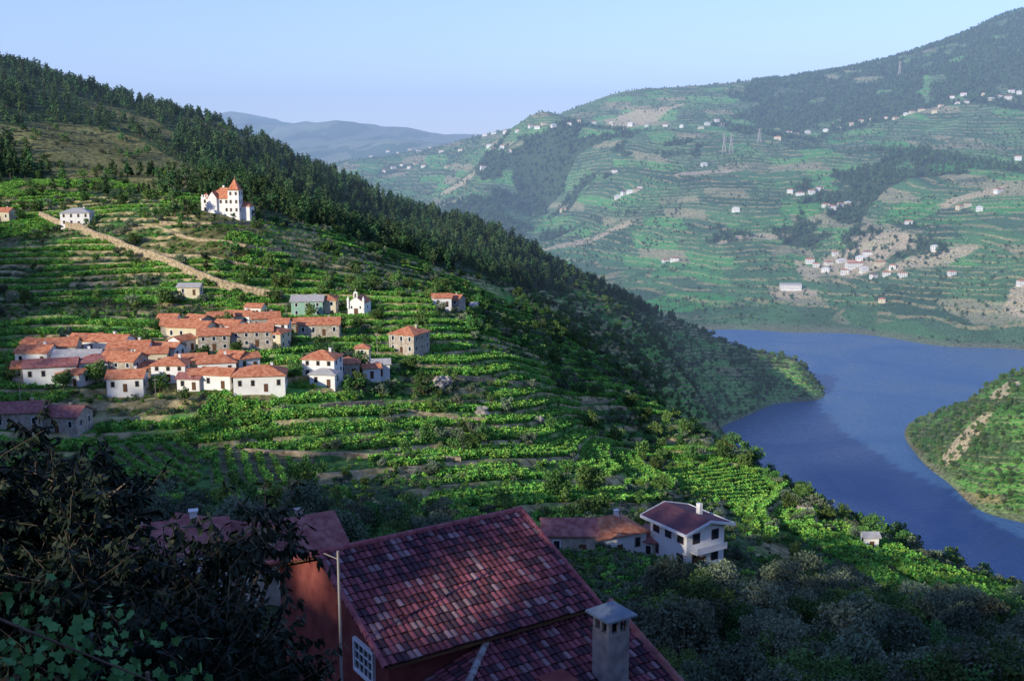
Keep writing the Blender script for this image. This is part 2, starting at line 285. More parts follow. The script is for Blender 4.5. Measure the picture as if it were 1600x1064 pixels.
def scatter(name,x,y,scl,col,sink=0.2,z=None):
    z=fields(x,y)['z']-sink if z is None else z; me=bpy.data.meshes.new(name); me.vertices.add(len(x)); me.vertices.foreach_set('co',np.stack([x,y,z],1).astype(np.float32).ravel())
    for k,v in (('scl',scl),('rz',rng.rand(len(x))*6.28)):
        a=me.attributes.new(k,'FLOAT','POINT'); a.data.foreach_set('value',v.astype(np.float32))
    o=link(bpy.data.objects.new(name,me)); g=bpy.data.node_groups.new(name,'GeometryNodeTree')
    g.interface.new_socket('Geometry',in_out='INPUT',socket_type='NodeSocketGeometry'); g.interface.new_socket('Geometry',in_out='OUTPUT',socket_type='NodeSocketGeometry')
    N=g.nodes.new; L=g.links.new; gi=N('NodeGroupInput'); go=N('NodeGroupOutput'); ip=N('GeometryNodeInstanceOnPoints'); ci=N('GeometryNodeCollectionInfo'); ci.inputs['Collection'].default_value=col
    ci.inputs['Separate Children'].default_value=True; ci.inputs['Reset Children'].default_value=True; ip.inputs['Pick Instance'].default_value=True
    a=N('GeometryNodeInputNamedAttribute'); a.data_type='FLOAT'; a.inputs['Name'].default_value='scl'; b=N('GeometryNodeInputNamedAttribute'); b.data_type='FLOAT'; b.inputs['Name'].default_value='rz'
    cx=N('ShaderNodeCombineXYZ'); L(b.outputs[0],cx.inputs['Z']); rv=N('FunctionNodeRandomValue'); rv.data_type='INT'
    for s in rv.inputs:
        if s.name=='Max' and s.type=='INT': s.default_value=len(col.objects)-1
        if s.name=='Min' and s.type=='INT': s.default_value=0
    out=[s for s in rv.outputs if s.type=='INT'][0]
    L(gi.outputs[0],ip.inputs['Points']); L(ci.outputs[0],ip.inputs['Instance']); L(out,ip.inputs['Instance Index']); L(a.outputs[0],ip.inputs['Scale']); L(cx.outputs[0],ip.inputs['Rotation']); L(ip.outputs[0],go.inputs[0])
    md=o.modifiers.new('scatter','NODES'); md.node_group=g; return o
def samp(n,d0,d1,u0=-.62,u1=.62):
    d=np.sqrt(rng.rand(n)*(d1*d1-d0*d0)+d0*d0); u=u0+(u1-u0)*rng.rand(n); return u*d,d
CLEAR=[]; YARD=[]
def keep(x,y,extra=True):
    k=np.ones(len(x),bool)
    for cx,cy,r in CLEAR+(YARD if extra else []): k&=((x-cx)**2+(y-cy)**2)>r*r
    return k
# ================= buildings
W1=mat('white_plaster',(.72,.69,.62),.8,col2=(.8,.78,.72),scale=.6); W2=mat('ochre_plaster',(.6,.5,.32),.8,col2=(.68,.6,.42),scale=.6)
W3=mat('stone_wall',(.3,.25,.19),.9,col2=(.5,.43,.34),scale=1.2); W4=mat('green_plaster',(.25,.42,.3),.8,col2=(.32,.48,.36),scale=.6); W5=mat('red_brown_plaster',(.15,.035,.03),.85,col2=(.24,.065,.05),scale=1.5)
RT=mat('terracotta_roof',(.40,.12,.055),.85,col2=(.62,.27,.14),scale=1.0); RD=mat('old_tile_roof',(.24,.08,.07),.9,col2=(.4,.18,.15),scale=1.3); RG=mat('grey_roof',(.35,.33,.3),.8,col2=(.45,.43,.4),scale=1)
GL=mat('window_glass',(.02,.025,.03),.15,spec=.5); FRM=mat('painted_frame',(.75,.75,.72),.6); WD=mat('door_wood',(.12,.06,.03),.7); PR=mat('dark_roof',(.12,.05,.06),.8,col2=(.16,.07,.08),scale=2)
def box(cx,cy,cz,sx,sy,sz):
    v=[(cx+i*sx/2,cy+j*sy/2,cz+k*sz/2) for k in(-1,1) for i,j in((-1,-1),(1,-1),(1,1),(-1,1))]
    return v,[(0,3,2,1),(4,5,6,7),(0,1,5,4),(1,2,6,5),(2,3,7,6),(3,0,4,7)]
def joinp(parts):
    V=[];Fa=[]
    for v,f in parts:
        o=len(V); V+=list(v); Fa+=[tuple(i+o for i in q) for q in f]
    return V,Fa
def part(nm,parts,m_,par):
    v,f=joinp(parts); return link(bpy.data.objects.new(nm,mesh(nm,v,f,[m_])),par)
def pyr(cx,cy,z,s,h,s2=None):
    s2=s2 or s; return [(cx-s/2,cy-s2/2,z),(cx+s/2,cy-s2/2,z),(cx+s/2,cy+s2/2,z),(cx-s/2,cy+s2/2,z),(cx,cy,z+h)],[(0,1,4),(1,2,4),(2,3,4),(3,0,4),(3,2,1,0)]
def roofgeo(w,l,h,pitch,kind,ov=.45,th=.16):
    hw,hl=w/2+ov,l/2+ov; 
    if kind=='hip':
        k=min(hw,hl); rh=k*pitch; rx=max(hw-k,0); ry=max(hl-k,0)
        ev=[(-hw,-hl),(hw,-hl),(hw,hl),(-hw,hl)]; v=[(a,b,h-ov*pitch) for a,b in ev]+[(a,b,h-ov*pitch+th) for a,b in ev]
        if hw>=hl: v+=[(-rx,0,h-ov*pitch+rh+th),(rx,0,h-ov*pitch+rh+th)]; f=[(4,5,9,8),(5,6,9),(6,7,8,9),(7,4,8)]
        else: v+=[(0,-ry,h-ov*pitch+rh+th),(0,ry,h-ov*pitch+rh+th)]; f=[(4,5,8),(5,6,9,8),(6,7,9),(7,4,8,9)]
        f+=[(0,1,5,4),(1,2,6,5),(2,3,7,6),(3,0,4,7),(3,2,1,0)]
        return v,f
    rh=hl*pitch; e=h-ov*pitch
    v=[(-hw,-hl,e),(hw,-hl,e),(hw,hl,e),(-hw,hl,e),(-hw,0,e+rh),(hw,0,e+rh)]
    v+=[(a,b,c+th) for a,b,c in v]; f=[(6,7,11,10),(8,9,10,11),(1,0,4,5),(3,2,5,4),(0,1,7,6),(2,3,9,8),(0,6,10,4),(3,4,10,9),(1,5,11,7),(2,8,11,5)]
    return v,f
def empty(name,x,y,z,rot=0):
    e=link(bpy.data.objects.new(name,None)); e.location=(x,y,z); e.rotation_euler=(0,0,math.radians(rot)); return e
def wins(w,l,h,st,e,fm,ox=0,oy=0,z0=0,door=True,sp=2.8,ww=.8):
    g=[];fr=[]; sh=h/st
    for k in range(st):
        zz=z0+k*sh+sh*.55
        for side in range(4):
            L_=w if side%2==0 else l; D=(l if side%2==0 else w)/2; nn=max(1,int(L_/sp))
            for i in range(nn):
                q=-L_/2+L_*(i+.5)/nn; hh=min(1.4,sh*.45)
                if door and k==0 and side==0 and i==nn//2: continue
                for lst,a,b,c in ((fr,ww+.3,hh+.25,.04),(g,ww,hh,.07)):
                    if side==0: lst.append(box(ox+q,oy-D-c/2+.01,zz,a,c,b))
                    if side==2: lst.append(box(ox+q,oy+D+c/2-.01,zz,a,c,b))
                    if side==1: lst.append(box(ox+D+c/2-.01,oy+q,zz,c,a,b))
                    if side==3: lst.append(box(ox-D-c/2+.01,oy+q,zz,c,a,b))
    part('window_frames',fr,fm,e); part('windows',g,GL,e)
def house(name,x,y,w,l,h,rot=0,kind='hip',pitch=.45,wm_=W1,rm=RT,st=1,chim=True,clear=None,win=True):
    e=empty(name,x,y,H(x,y),rot)
    P=[box(0,0,(h-4)/2,w,l,h+4)]
    if kind=='gable':
        hh=l/2*pitch; P.append(([(-w/2,-l/2,h),(-w/2,l/2,h),(-w/2,0,h+hh),(w/2,-l/2,h),(w/2,l/2,h),(w/2,0,h+hh)],[(0,2,1),(3,4,5),(0,3,5,2),(1,2,5,4)]))
    part('walls',P,wm_,e); part('roof',[roofgeo(w,l,h,pitch,kind)],rm,e)
    if win:
        wins(w,l,h,st,e,FRM if wm_ is not W1 else W3)
        nn=max(1,int(w/2.8)); q=-w/2+w*(nn//2+.5)/nn; part('door',[box(q,-l/2-.03,1.0,1.0,.1,2.1)],WD,e)
    if chim: part('chimney',[box(w*.22,l*.1,h+l*.25*pitch+.5,.6,.6,1.6),box(w*.22,l*.1,h+l*.25*pitch+1.36,.8,.8,.1)],wm_,e)
    CLEAR.append((x,y,clear or max(w,l)*.6+1)); return e
BL=[
(95,562,10,8,4.5,10,'gable',W3,RT,1),(60,572,9,7,4,-5,'gable',W1,RT,1),(82,592,13,7,4,15,'gable',W1,RD,1),(125,580,12,7,4.5,5,'gable',W1,RG,1),(160,552,17,7,4,-8,'gable',W1,RT,1),(205,562,11,7,4,5,'gable',W1,RT,1),
(150,585,8,7,4,20,'hip',W1,RD,1),(195,588,10,8,5,-10,'gable',W3,RT,2),(200,608,9,7,3.6,8,'gable',W1,RT,1),(240,568,8,6,3.5,12,'gable',W2,RT,1),(270,592,9,7,4.5,0,'hip',W1,RT,2),(262,560,8,6,3.5,-12,'gable',W1,RT,1),(300,582,8,6,4,18,'gable',W2,RT,1),
(340,583,10,7,3.6,14,'hip',W1,RT,1),(345,603,8,6,3.6,-10,'gable',W1,RT,1),(318,602,7,5,3.6,20,'gable',W1,RT,1),(408,606,13,9,4.2,8,'hip',W1,RT,1),(365,575,7,6,3.6,-15,'gable',W3,RT,1),
(300,530,13,7,4.2,-12,'gable',W2,RT,1),(275,525,8,6,4,10,'gable',W3,RT,1),(335,545,9,7,4.6,14,'gable',W3,RT,2),(360,528,8,6,4.5,-18,'gable',W1,RT,2),(395,538,12,8,4.6,10,'gable',W3,RT,2),(428,542,8,7,4.6,-15,'hip',W2,RT,2),(415,513,9,7,3.8,16,'gable',W3,RT,1),(375,508,9,6,3.6,-8,'gable',W1,RT,1),(438,526,6,6,4.6,0,'gable',W1,RT,2),(345,510,8,6,3.6,20,'gable',W3,RT,1),
(500,522,13,8,3.6,5,'gable',W3,RT,1),(505,586,9,8,5.2,-8,'hip',W1,RT,2),(508,601,7,5,3.4,-8,'hip',W1,RG,1),(545,584,6,6,3.6,6,'hip',W3,RT,1),(568,575,4,4,6,0,'hip',W2,RT,2),(595,585,5,5,3.5,8,'gable',W1,RG,1),(640,548,9,10,6,-25,'hip',W3,RT,2),
(482,493,11,8,5.5,4,'gable',W4,RG,2),(514,493,6,6,6,0,'hip',W2,RT,2),(705,486,9,7,5,-20,'gable',W3,RT,2),(735,488,6,5,3,0,'gable',W1,RG,1),(690,478,7,6,3.5,10,'gable',W1,RT,1),
(122,352,13,9,6,6,'hip',W1,RG,2),(6,345,9,8,4.5,0,'gable',W2,RT,1),(298,460,8,5,3,0,'gable',W2,RG,1),(35,668,11,8,4.5,10,'gable',W3,RD,1),(92,670,13,8,4,-5,'gable',W3,RD,1),
(948,857,9.5,8,3.6,25,'hip',W1,RT,1),(1040,866,8,7,3.2,-20,'hip',W3,RD,1),(888,860,7,6,3.4,0,'gable',W3,RD,1),(1358,856,3,3,3,0,'gable',W1,RG,1),
(440,925,10,8,5.4,28,'gable',W3,RD,1),(345,915,8,7,4.8,-20,'gable',W3,RD,1),(270,930,9,7,5,15,'gable',W1,RD,1),(168,900,6,5,5.2,-10,'gable',W1,RG,1),
(118,600,7,5,3.2,-15,'gable',W1,RT,1),(228,590,6,5,3.2,25,'gable',W3,RT,1),(180,570,6,5,3.4,40,'gable',W1,RT,1),(45,590,7,6,3.2,15,'gable',W3,RT,1),(60,552,7,5,3.2,-20,'gable',W1,RT,1),(285,548,6,5,3.4,60,'gable',W1,RT,1),(310,512,7,5,3.2,-25,'gable',W3,RT,1),(455,518,7,5,3.2,20,'gable',W3,RT,1),(300,606,6,5,3,-5,'gable',W1,RD,1),(385,575,6,5,3.2,35,'gable',W1,RT,1),(265,510,6,5,3,0,'gable',W1,RT,1),(580,590,5,4,3,15,'gable',W1,RT,1),(140,545,7,5,3.2,30,'gable',W1,RT,1),(400,492,6,5,3,-10,'gable',W1,RT,1),
]
for b in BL:
    x,y=G(b[0],b[1]); house('village_house',x,y,b[2],b[3],b[4],b[5],b[6],.42,b[7],b[8],b[9],chim=(b[2]>8))
    if b[1]>840 and 800<b[0]<1200: YARD+=[(x*q,y*q,8) for q in(.94,.87,.8,.73)]
    if b[1]>880 and b[0]<800: YARD+=[(x*q,y*q,8) for q in (.92,.84,.76,.68)]
# manor house
x,y=G(352,334); e=empty('manor_house',x,y,H(x,y),-6); CLEAR.append((x,y,13))
part('walls',[box(0,0,1.8,13,10,10.8),box(-8.2,-.5,1.6,3.6,4.5,11.6),box(6.2,-3.4,3.4,5,5,14.8),box(10.2,0,.2,4.5,6,6.4),box(-3.5,-5.4,1.8,4,1.2,11)],W1,e)
g1=([(-5.8,-6.3,7.3),(-1.2,-6.3,7.3),(-3.5,-6.3,10.2),(-5.8,0,7.3),(-1.2,0,7.3),(-3.5,0,10.2)],[(0,2,5,3),(1,4,5,2)])
g2=([(-5.5,-6.05,7.3),(-1.5,-6.05,7.3),(-3.5,-6.05,9.9)],[(0,1,2)])
part('roof',[roofgeo(13,10,7.2,.85,'hip',.4),pyr(-8.2,-.5,7.42,3.2,1.8,4.0),([(7.7,-3.3,3.3),(12.8,-3.3,3.3),(12.8,3.3,3.3),(7.7,3.3,3.3),(8.5,0,5.2),(11,0,5.2)],[(0,1,5,4),(1,2,5),(2,3,4,5),(3,0,4),(3,2,1,0)])],RT,e)
part('tower_roof',[pyr(6.2,-3.4,10.8,6.4,1.2),pyr(6.2,-3.4,11.2,4.6,4.6)],RT,e); part('gable_roof',[g1],RT,e); part('gable_front',[g2],W1,e)
part('battlement',[box(-8.2+i*1.2,-2.6,7.9,.6,.4,1.0) for i in(-1,0,1)]+[box(-8.2+i*1.55,1.5,7.9,.5,.4,1.0) for i in(-1,1)],W1,e)
wins(13.0,10,7.2,2,e,W3,sp=2.2,ww=.9)
wins(5,5,10.8,3,e,W3,6.2,-3.4,door=False,sp=2.4,ww=.8); wins(3.6,4.5,7.2,2,e,W3,-8.2,-.5,door=False); part('finial',[box(6.2,-3.4,16.2,.12,.12,1.2)],W3,e); part('chimney',[box(-1,2,11,.8,.8,3),box(3,2.5,10.4,.7,.7,3)],W1,e)
# chapel with twin pinnacles and bell gable
x,y=G(562,491); e=empty('chapel',x,y,H(x,y),-8); CLEAR.append((x,y,8))
part('walls',[box(0,0,1,6,9,7),([(-3,-4.5,4.5),(3,-4.5,4.5),(0,-4.5,6.6),(-3,4.5,4.5),(3,4.5,4.5),(0,4.5,6.6)],[(0,1,2),(3,5,4),(0,2,5,3),(1,4,5,2)])],W1,e)
part('roof',[([(-3.3,-4.2,4.35),(3.3,-4.2,4.35),(0,-4.2,6.75),(-3.3,4.7,4.35),(3.3,4.7,4.35),(0,4.7,6.75)],[(0,2,5,3),(1,4,5,2),(0,1,2),(3,5,4)])],RT,e)
part('pinnacles',[box(-2.8,-4.6,4.2,.7,.7,3.2),box(2.8,-4.6,4.2,.7,.7,3.2),pyr(-2.8,-4.6,5.8,.8,1.3),pyr(2.8,-4.6,5.8,.8,1.3)],W1,e)
part('bell_gable',[box(-.55,-4.6,7.2,.4,.5,1.6),box(.55,-4.6,7.2,.4,.5,1.6),box(0,-4.6,8.15,1.6,.52,.3),pyr(0,-4.6,8.3,1.4,.5,.5)],W1,e)
part('cross',[box(0,-4.6,9.2,.1,.1,1.2),box(0,-4.6,9.4,.6,.08,.1)],W3,e); part('bell',[pyr(0,-4.6,6.9,.5,.6)],WD,e)
part('door',[box(0,-4.55,1.3,1.4,.12,2.6)],WD,e); part('windows',[box(-1.6,-4.53,3,.5,.1,.9),box(1.6,-4.53,3,.5,.1,.9),box(3.03,0,2.6,.1,.6,1.2)],GL,e)
# modern white house
x,y=G(1072,874); e=empty('white_modern_house',x,y,H(x,y),-58); CLEAR+=[(x,y,7.5)]; YARD+=[(x*q+1.5,y*q,9) for q in (.95,.9,.85,.8,.75,.7)]
w,l,h=8.5,7.5,6.6; part('walls',[box(0,0,(h-4)/2,w,l,h+4),([(-w/2,-l/2,h),(-w/2,l/2,h),(-w/2,0,h+1.1),(w/2,-l/2,h),(w/2,l/2,h),(w/2,0,h+1.1)],[(0,2,1),(3,4,5),(0,3,5,2),(1,2,5,4)])],W1,e)
part('roof',[roofgeo(w,l,h+.02,.27,'gable',1.1,.2)],PR,e)
rr=[]; 
for sx in (-1,1):
    for sy in (-1,1):
        X0=sx*(w/2+1.15); y0=sy*(l/2+1.15); z0=h-1.1*.27; zt=z0+(l/2+1.1)*.27
        rr.append(([(X0-.06,y0,z0-.1),(X0+.06,y0,z0-.1),(X0+.06,0,zt-.1),(X0-.06,0,zt-.1),(X0-.06,y0,z0+.34),(X0+.06,y0,z0+.34),(X0+.06,0,zt+.34),(X0-.06,0,zt+.34)],[(0,3,2,1),(4,5,6,7),(0,1,5,4),(1,2,6,5),(2,3,7,6),(3,0,4,7)]))
rr+=[box(0,sy*(l/2+1.2),h-.2,w+2.2,.12,.45) for sy in(-1,1)]
part('fascia',rr,FRM,e); part('balcony',[box(w/2+.8,0,3.2,1.5,6,.15),box(w/2+1.5,0,3.7,.08,6,.9)],W1,e)
wins(w,l,h,2,e,PR,sp=2.6,ww=1.2); part('garage_door',[box(w/2+.03,-1.2,.9,.1,2.6,2.3)],WD,e); part('chimney',[box(1,1.5,8,.8,.6,2.2)],W1,e)
# walls
def stone_wall(pp,h,th,m_):
    P=[G(a,b) for a,b in pp]; Q=[]
    for (ax,ay),(bx,by) in zip(P[:-1],P[1:]):
        k=max(2,int(math.hypot(bx-ax,by-ay)/3))
        Q+=[(ax+(bx-ax)*i/k,ay+(by-ay)*i/k) for i in range(k)]
    Q.append(P[-1]); V=[];Fa=[]
    for i,(x,y) in enumerate(Q):
        j=min(i+1,len(Q)-1);k=max(i-1,0); dx,dy=Q[j][0]-Q[k][0],Q[j][1]-Q[k][1]; L=math.hypot(dx,dy)+1e-6; nx,ny=-dy/L*th/2,dx/L*th/2; z=np.mean([H(Q[q_][0],Q[q_][1]) for q_ in range(max(0,i-2),min(len(Q),i+3))]); CLEAR.append((x,y,1.8))
        V+=[(x-nx,y-ny,z-3),(x-nx,y-ny,z+h+.06*math.sin(i*2.1)),(x+nx,y+ny,z+h+.06*math.sin(i*2.1)),(x+nx,y+ny,z-3)]
    for i in range(len(Q)-1):
        o=4*i
        for a in range(3): Fa.append((o+a,o+a+1,o+a+5,o+a+4))
    Fa+=[(0,1,2,3)]; link(bpy.data.objects.new('stone_wall',mesh('stone_wall',V,Fa,[m_])))
SWM=mat('dry_stone',(.2,.15,.09),.95,col2=(.5,.4,.25),scale=.9,bump=.6)
stone_wall([(62,340),(100,356),(150,375),(200,393),(240,405),(290,428),(345,447),(400,462),(442,470)],3.1,.9,SWM)
for pp in ([(180,366),(245,356),(310,378),(385,388),(440,392)],[(220,392),(290,402),(370,414),(440,430)],[(250,350),(330,352),(400,350)],[(600,640),(680,655),(760,660)],[(380,705),(500,712),(620,716),(720,722)],[(500,640),(600,636)],[(880,620),(960,628)],[(700,590),(800,600),(860,612)]):
    stone_wall(pp,1.0,.5,SWM)
# far hillside farmhouses
FH=[(745,212),(758,213),(772,210),(790,208),(830,199),(840,202),(865,198),(890,195),(928,193),(955,195),(985,198),(1010,199),(1065,200),(1120,190),(1128,198),(1232,210),(1262,209),(1330,197),(1345,192),(1362,188),(1400,187),(1415,180),(1440,174),(1460,177),(1487,154),(1510,162),(1495,163),(1560,152),(1580,145),(1592,148),
(606,238),(640,235),(655,238),(690,238),(615,264),(628,260),(640,264),(650,258),(770,236),(785,232),(797,238),(755,264),(960,270),(965,310),(975,305),(985,302),(995,299),(1235,302),(1250,305),(1268,302),(1290,324),(1300,327),(1312,324),(1325,322),(1500,327),(1512,324),(1275,417),(1295,414),(1315,410),(1330,414),(1345,407),(1375,414),(1385,430),(1410,432),(1487,430),(1040,410),(1055,408),(1378,472),(1460,392),(1595,447),
(1535,150),(1548,158),(1470,168),(1425,178),(1385,186),(1310,203),(1290,206),(1245,212),(1505,150),(1575,155),(580,246),(622,240),(672,232),(720,236),(600,270),(662,262),(808,206),(850,196),(905,192),(1040,198),(1095,202),(1105,196),(1215,218),(765,230),(1000,296),(1340,320),(1280,298),(1265,410),(1355,400),(1305,398),(1395,420),(1560,300),(1420,350),(1150,330),(880,330),(1100,260),(700,262),(1530,330),(1590,250),(1350,425),(1320,428),(1365,435),(1290,425)]
rr=random.Random(5)
for px,py in FH:
    x,y=G(px,py); 
    a_=(rr.uniform(10,18),rr.uniform(8,11),rr.uniform(4.5,7.5),rr.uniform(-30,30)); wm_=rr.choice([W1,W1,W1,W2]); rm_=rr.choice([RT,RT,RD,W1])
    if y<1200: continue
    house('farmhouse',x,y,*a_,'hip',.4,wm_,rm_,2,chim=False)
x,y=G(1235,452); house('white_winery',x,y,34,13,8,-4,'gable',.35,W1,RG,2); 
x,y=G(1335,418); house('white_winery',x,y,30,12,8,8,'gable',.35,W1,RT,2)
# pylons
PM=mat('galvanised_steel',(.45,.4,.35),.6)
for px,py,hh in ((1131,240,46),(1142,240,46),(1186,224,34),(1405,122,46)):
    x,y=G(px,py); z=H(x,y); sg=[]; 
    lv=[(0,4.5),(.25,3.2),(.5,2.0),(.75,1.2),(1,.5)]; c4=[(-1,-1),(1,-1),(1,1),(-1,1)]
    for (f0,r0),(f1,r1) in zip(lv[:-1],lv[1:]):
        for i,(a,b) in enumerate(c4):
            c,d=c4[(i+1)%4]; p=(a*r0,b*r0,f0*hh);q=(a*r1,b*r1,f1*hh); sg+=[(p,q,.45,.45),(p,(c*r1,d*r1,f1*hh),.3,.3),(q,(c*r1,d*r1,f1*hh),.3,.3)]
    for f in (.72,.86,1): sg.append(((-7,0,f*hh),(7,0,f*hh),.35,.35))
    v,f=tubes(sg,4); o=link(bpy.data.objects.new('power_pylon',mesh('power_pylon',v,f,[PM]))); o.location=(x,y,z)
# single trees
def tree(name,px,py,me_,s=1):
    x,y=G(px,py); o=link(bpy.data.objects.new(name,me_)); o.location=(x,y,H(x,y)-.1); o.scale=(s,s,s); o.rotation_euler=(0,0,px)
ump=broad('umbrella_pine',8,3.6,900,.35,pineL,51,12,.72,.9)
for a in ((1142,712,.95),(1190,728,1.0),(1168,722,.6),(1252,775,.6)): tree('umbrella_pine',a[0],a[1],ump,a[2])
cdr=broad('cedar_tree',13,3.6,1300,.4,pineL,52,16,.15,.95)
for a in ((274,338,1.),(425,335,.8),(292,338,.6),(322,425,.6),(310,345,.35),(335,347,.3),(365,348,.35),(395,345,.4),(408,332,.6)): tree('cedar_tree',a[0],a[1],cdr,a[2])
rnd=broad('broadleaf_tree',7,3.4,1500,.3,decL,53,14,.25,.85)
for a in ((560,610,.8),(820,545,1),(700,600,.8),(920,775,1.1),(470,760,.9),(150,600,1),(245,520,.7),(640,585,.9),(985,640,1),(1255,782,.9),(1010,655,.8),(590,505,.9),(870,780,1),(250,612,.8),(215,545,.7),(100,610,.8),(370,552,.6),(455,545,.7),(320,560,.6),(460,590,.7),(20,600,.9),(530,560,.7)): tree('broadleaf_tree',a[0],a[1],rnd,a[2])
# boulders
GR=mat('granite',(.22,.19,.16),.9,col2=(.4,.36,.31),scale=1.2,bump=.5)
for px,py,s in ((693,602,2.2),(752,648,1.7),(685,608,1.4),(1258,802,1.8),(842,660,1.3)):
    x,y=G(px,py); V=[];Fa=[]; nu,nv=12,7
    for j in range(nv+1):
        for i in range(nu):
            a=2*math.pi*i/nu;b=math.pi*j/nv; d=np.array([math.sin(b)*math.cos(a)*1.3,math.sin(b)*math.sin(a),math.cos(b)*.9]); V.append(tuple(d*s*(.75+.5*R[(i*5+j*9+px)&255,j&255]*(1 if 0<j<nv else .5))))
    for j in range(nv):
        for i in range(nu): Fa.append((j*nu+i,(j+1)*nu+i,(j+1)*nu+(i+1)%nu,j*nu+(i+1)%nu))
    o=link(bpy.data.objects.new('boulder',mesh('boulder',V,Fa,[GR]))); o.location=(x,y,H(x,y)+s*.4)
# utility poles
PO=mat('weathered_pole',(.3,.27,.23),.9)
def pole(x,y,h,r=.11,arm=True):
    z=H(x,y); v,f=tubes([((0,0,-.5),(0,0,h),r,r*.7)]+([((-.7,0,h-.4),(.7,0,h-.4),.05,.05)] if arm else [((0,0,h-.3),(-.5,.05,h-.1),.02,.02)]),6); o=link(bpy.data.objects.new('utility_pole',mesh('utility_pole',v,f,[PO]))); o.location=(x,y,z)
pole(-6.0,35.4,7.6,.07,False)
for px,py in ((448,510),(33,640),(590,560),(968,860),(245,640),(610,548)):
    x,y=G(px,py); pole(x,y,8)
# ================= foreground tiled house
ex,ey=.8375,.5465; nx,ny=.5465,-.8375; AX,AY=-7.55,40.0
def EN(e,n,z): return (AX+ex*e+nx*n,AY+ey*e+ny*n,z)
tileM=mat('clay_tiles',(.2,.06,.05),.85,attr='tcol',spec=.15)
def tiles(name,par,o,du,dv,ncol,nrow,tw,tl,keepf=None):
    o,du,dv=[np.array(q,float) for q in(o,du,dv)]; nn=np.cross(du,dv); nn/=np.linalg.norm(nn); nn=nn if nn[2]>0 else -nn
    V=[];Fa=[];C=[]; K=6; rr=np.random.RandomState(3)
    for r in range(nrow):
        base=len(V); off=rr.normal(size=ncol+1)*.015; hf=rr.rand(ncol+1)*.025
        for j,(vv,hh) in enumerate(((r*tl,.0),(r*tl,.06),((r+1.04)*tl,.012))):
            for i in range(ncol*K+1):
                ph=i/K; c=.05*abs(math.sin(math.pi*ph))**.8
                V.append(o+du*(ph*tw)+dv*(vv+off[int(ph)] )+nn*(c+hh+(hf[int(ph)] if j else 0)))
        W_=ncol*K+1
        for i in range(ncol*K):
            cc=i//K; p=o+du*((cc+.5)*tw)+dv*((r+.5)*tl)
            if keepf and not keepf(p): continue
            for j in(0,1): Fa.append((base+j*W_+i,base+j*W_+i+1,base+(j+1)*W_+i+1,base+(j+1)*W_+i)); C.append((r,cc,i%K,j))
    me=mesh(name,V,Fa,[tileM]); at=me.color_attributes.new('tcol','FLOAT_COLOR','CORNER'); cols_=[]
    tc=rr.rand(nrow+1,ncol+1,2)
    for (r,cc,k,j) in C:
        t,t2=tc[r,cc]; p_=np.array([.22,.07,.08])*(.5+.85*t)
        if t2>.86: p_=np.array([.32,.2,.2])*(.6+.5*t)
        if t2<.24: p_=np.array([.075,.04,.05])
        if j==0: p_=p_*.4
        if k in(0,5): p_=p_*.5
        cols_+=[(*p_,1)]*4
    at.data.foreach_set('color',np.array(cols_,np.float32).ravel()); return link(bpy.data.objects.new(name,me),par)
e=empty('tiled_house',0,0,0)
RZ=244.4; WW=5.7; DR=2.3; LL=9.5; sl=math.hypot(WW,DR)
for sgn,nm in((1,'roof_tiles_front'),(-1,'roof_tiles_back')):
    o=EN(0,sgn*WW,RZ-DR); up=(-sgn*nx*WW/sl,-sgn*ny*WW/sl,DR/sl); tiles(nm,e,o,(ex,ey,0),up,38,15,.25,sl/15)
def slab(pts_,dz):
    v=[tuple(p) for p in pts_]+[(p[0],p[1],p[2]-dz) for p in pts_]; n=len(pts_)
    return v,[tuple(range(n)),tuple(range(2*n-1,n-1,-1))]+[(i,n+i,n+(i+1)%n,(i+1)%n) for i in range(n)]
part('roof_deck',[slab([EN(.02,0,RZ-.03),EN(LL-.02,0,RZ-.03),EN(LL-.02,s*(WW-.04),RZ-DR-.03),EN(.02,s*(WW-.04),RZ-DR-.03)],.12) for s in(1,-1)],WD,e)
def wallpoly(e0,e1,n0,n1,z0,roofz):
    P=[EN(e0,n0,z0),EN(e1,n0,z0),EN(e1,n1,z0),EN(e0,n1,z0)]; nm=(n0+n1)/2
    v=P+[EN(e0,n0,roofz(n0)),EN(e1,n0,roofz(n0)),EN(e1,n1,roofz(n1)),EN(e0,n1,roofz(n1)),EN(e0,nm,roofz(nm)),EN(e1,nm,roofz(nm))]
    return v,[(0,1,5,4),(2,3,7,6),(0,4,8,7,3),(1,2,6,9,5),(4,5,9,8),(8,9,6,7)]
part('walls',[wallpoly(.35,LL-.35,-WW+.45,WW-.45,232,lambda n:RZ-.18-abs(n)*DR/WW)],W5,e)
bar=[]
for n0,n1,z0,z1 in((0,WW,RZ,RZ-DR),(0,-WW,RZ,RZ-DR)):
    for E_ in (.0,LL):
        for i in range(14):
            a,b=i/14,(i+1.1)/14; bar.append((EN(E_,n0+(n1-n0)*b,z0+(z1-z0)*b+.04),EN(E_,n0+(n1-n0)*a,z0+(z1-z0)*a+.06),.13,.1))
for i in range(22): bar.append((EN(i*LL/22,0,RZ+.06),EN((i+1.1)*LL/22,0,RZ+.08),.15,.12))
v,f=tubes(bar,8); link(bpy.data.objects.new('ridge_tiles',mesh('ridge_tiles',v,f,[mat('ridge_clay',(.24,.06,.07),.8,col2=(.36,.13,.13),scale=3)])),e)
def enbox(e0,e1,n0,n1,z0,z1):
    v=[EN(a,b,z) for z in(z0,z1) for a,b in((e0,n0),(e1,n0),(e1,n1),(e0,n1))]; return v,[(0,3,2,1),(4,5,6,7),(0,1,5,4),(1,2,6,5),(2,3,7,6),(3,0,4,7)]
wf=[]; q0,q1,z0,z1=2.6,4.1,240.75,241.85
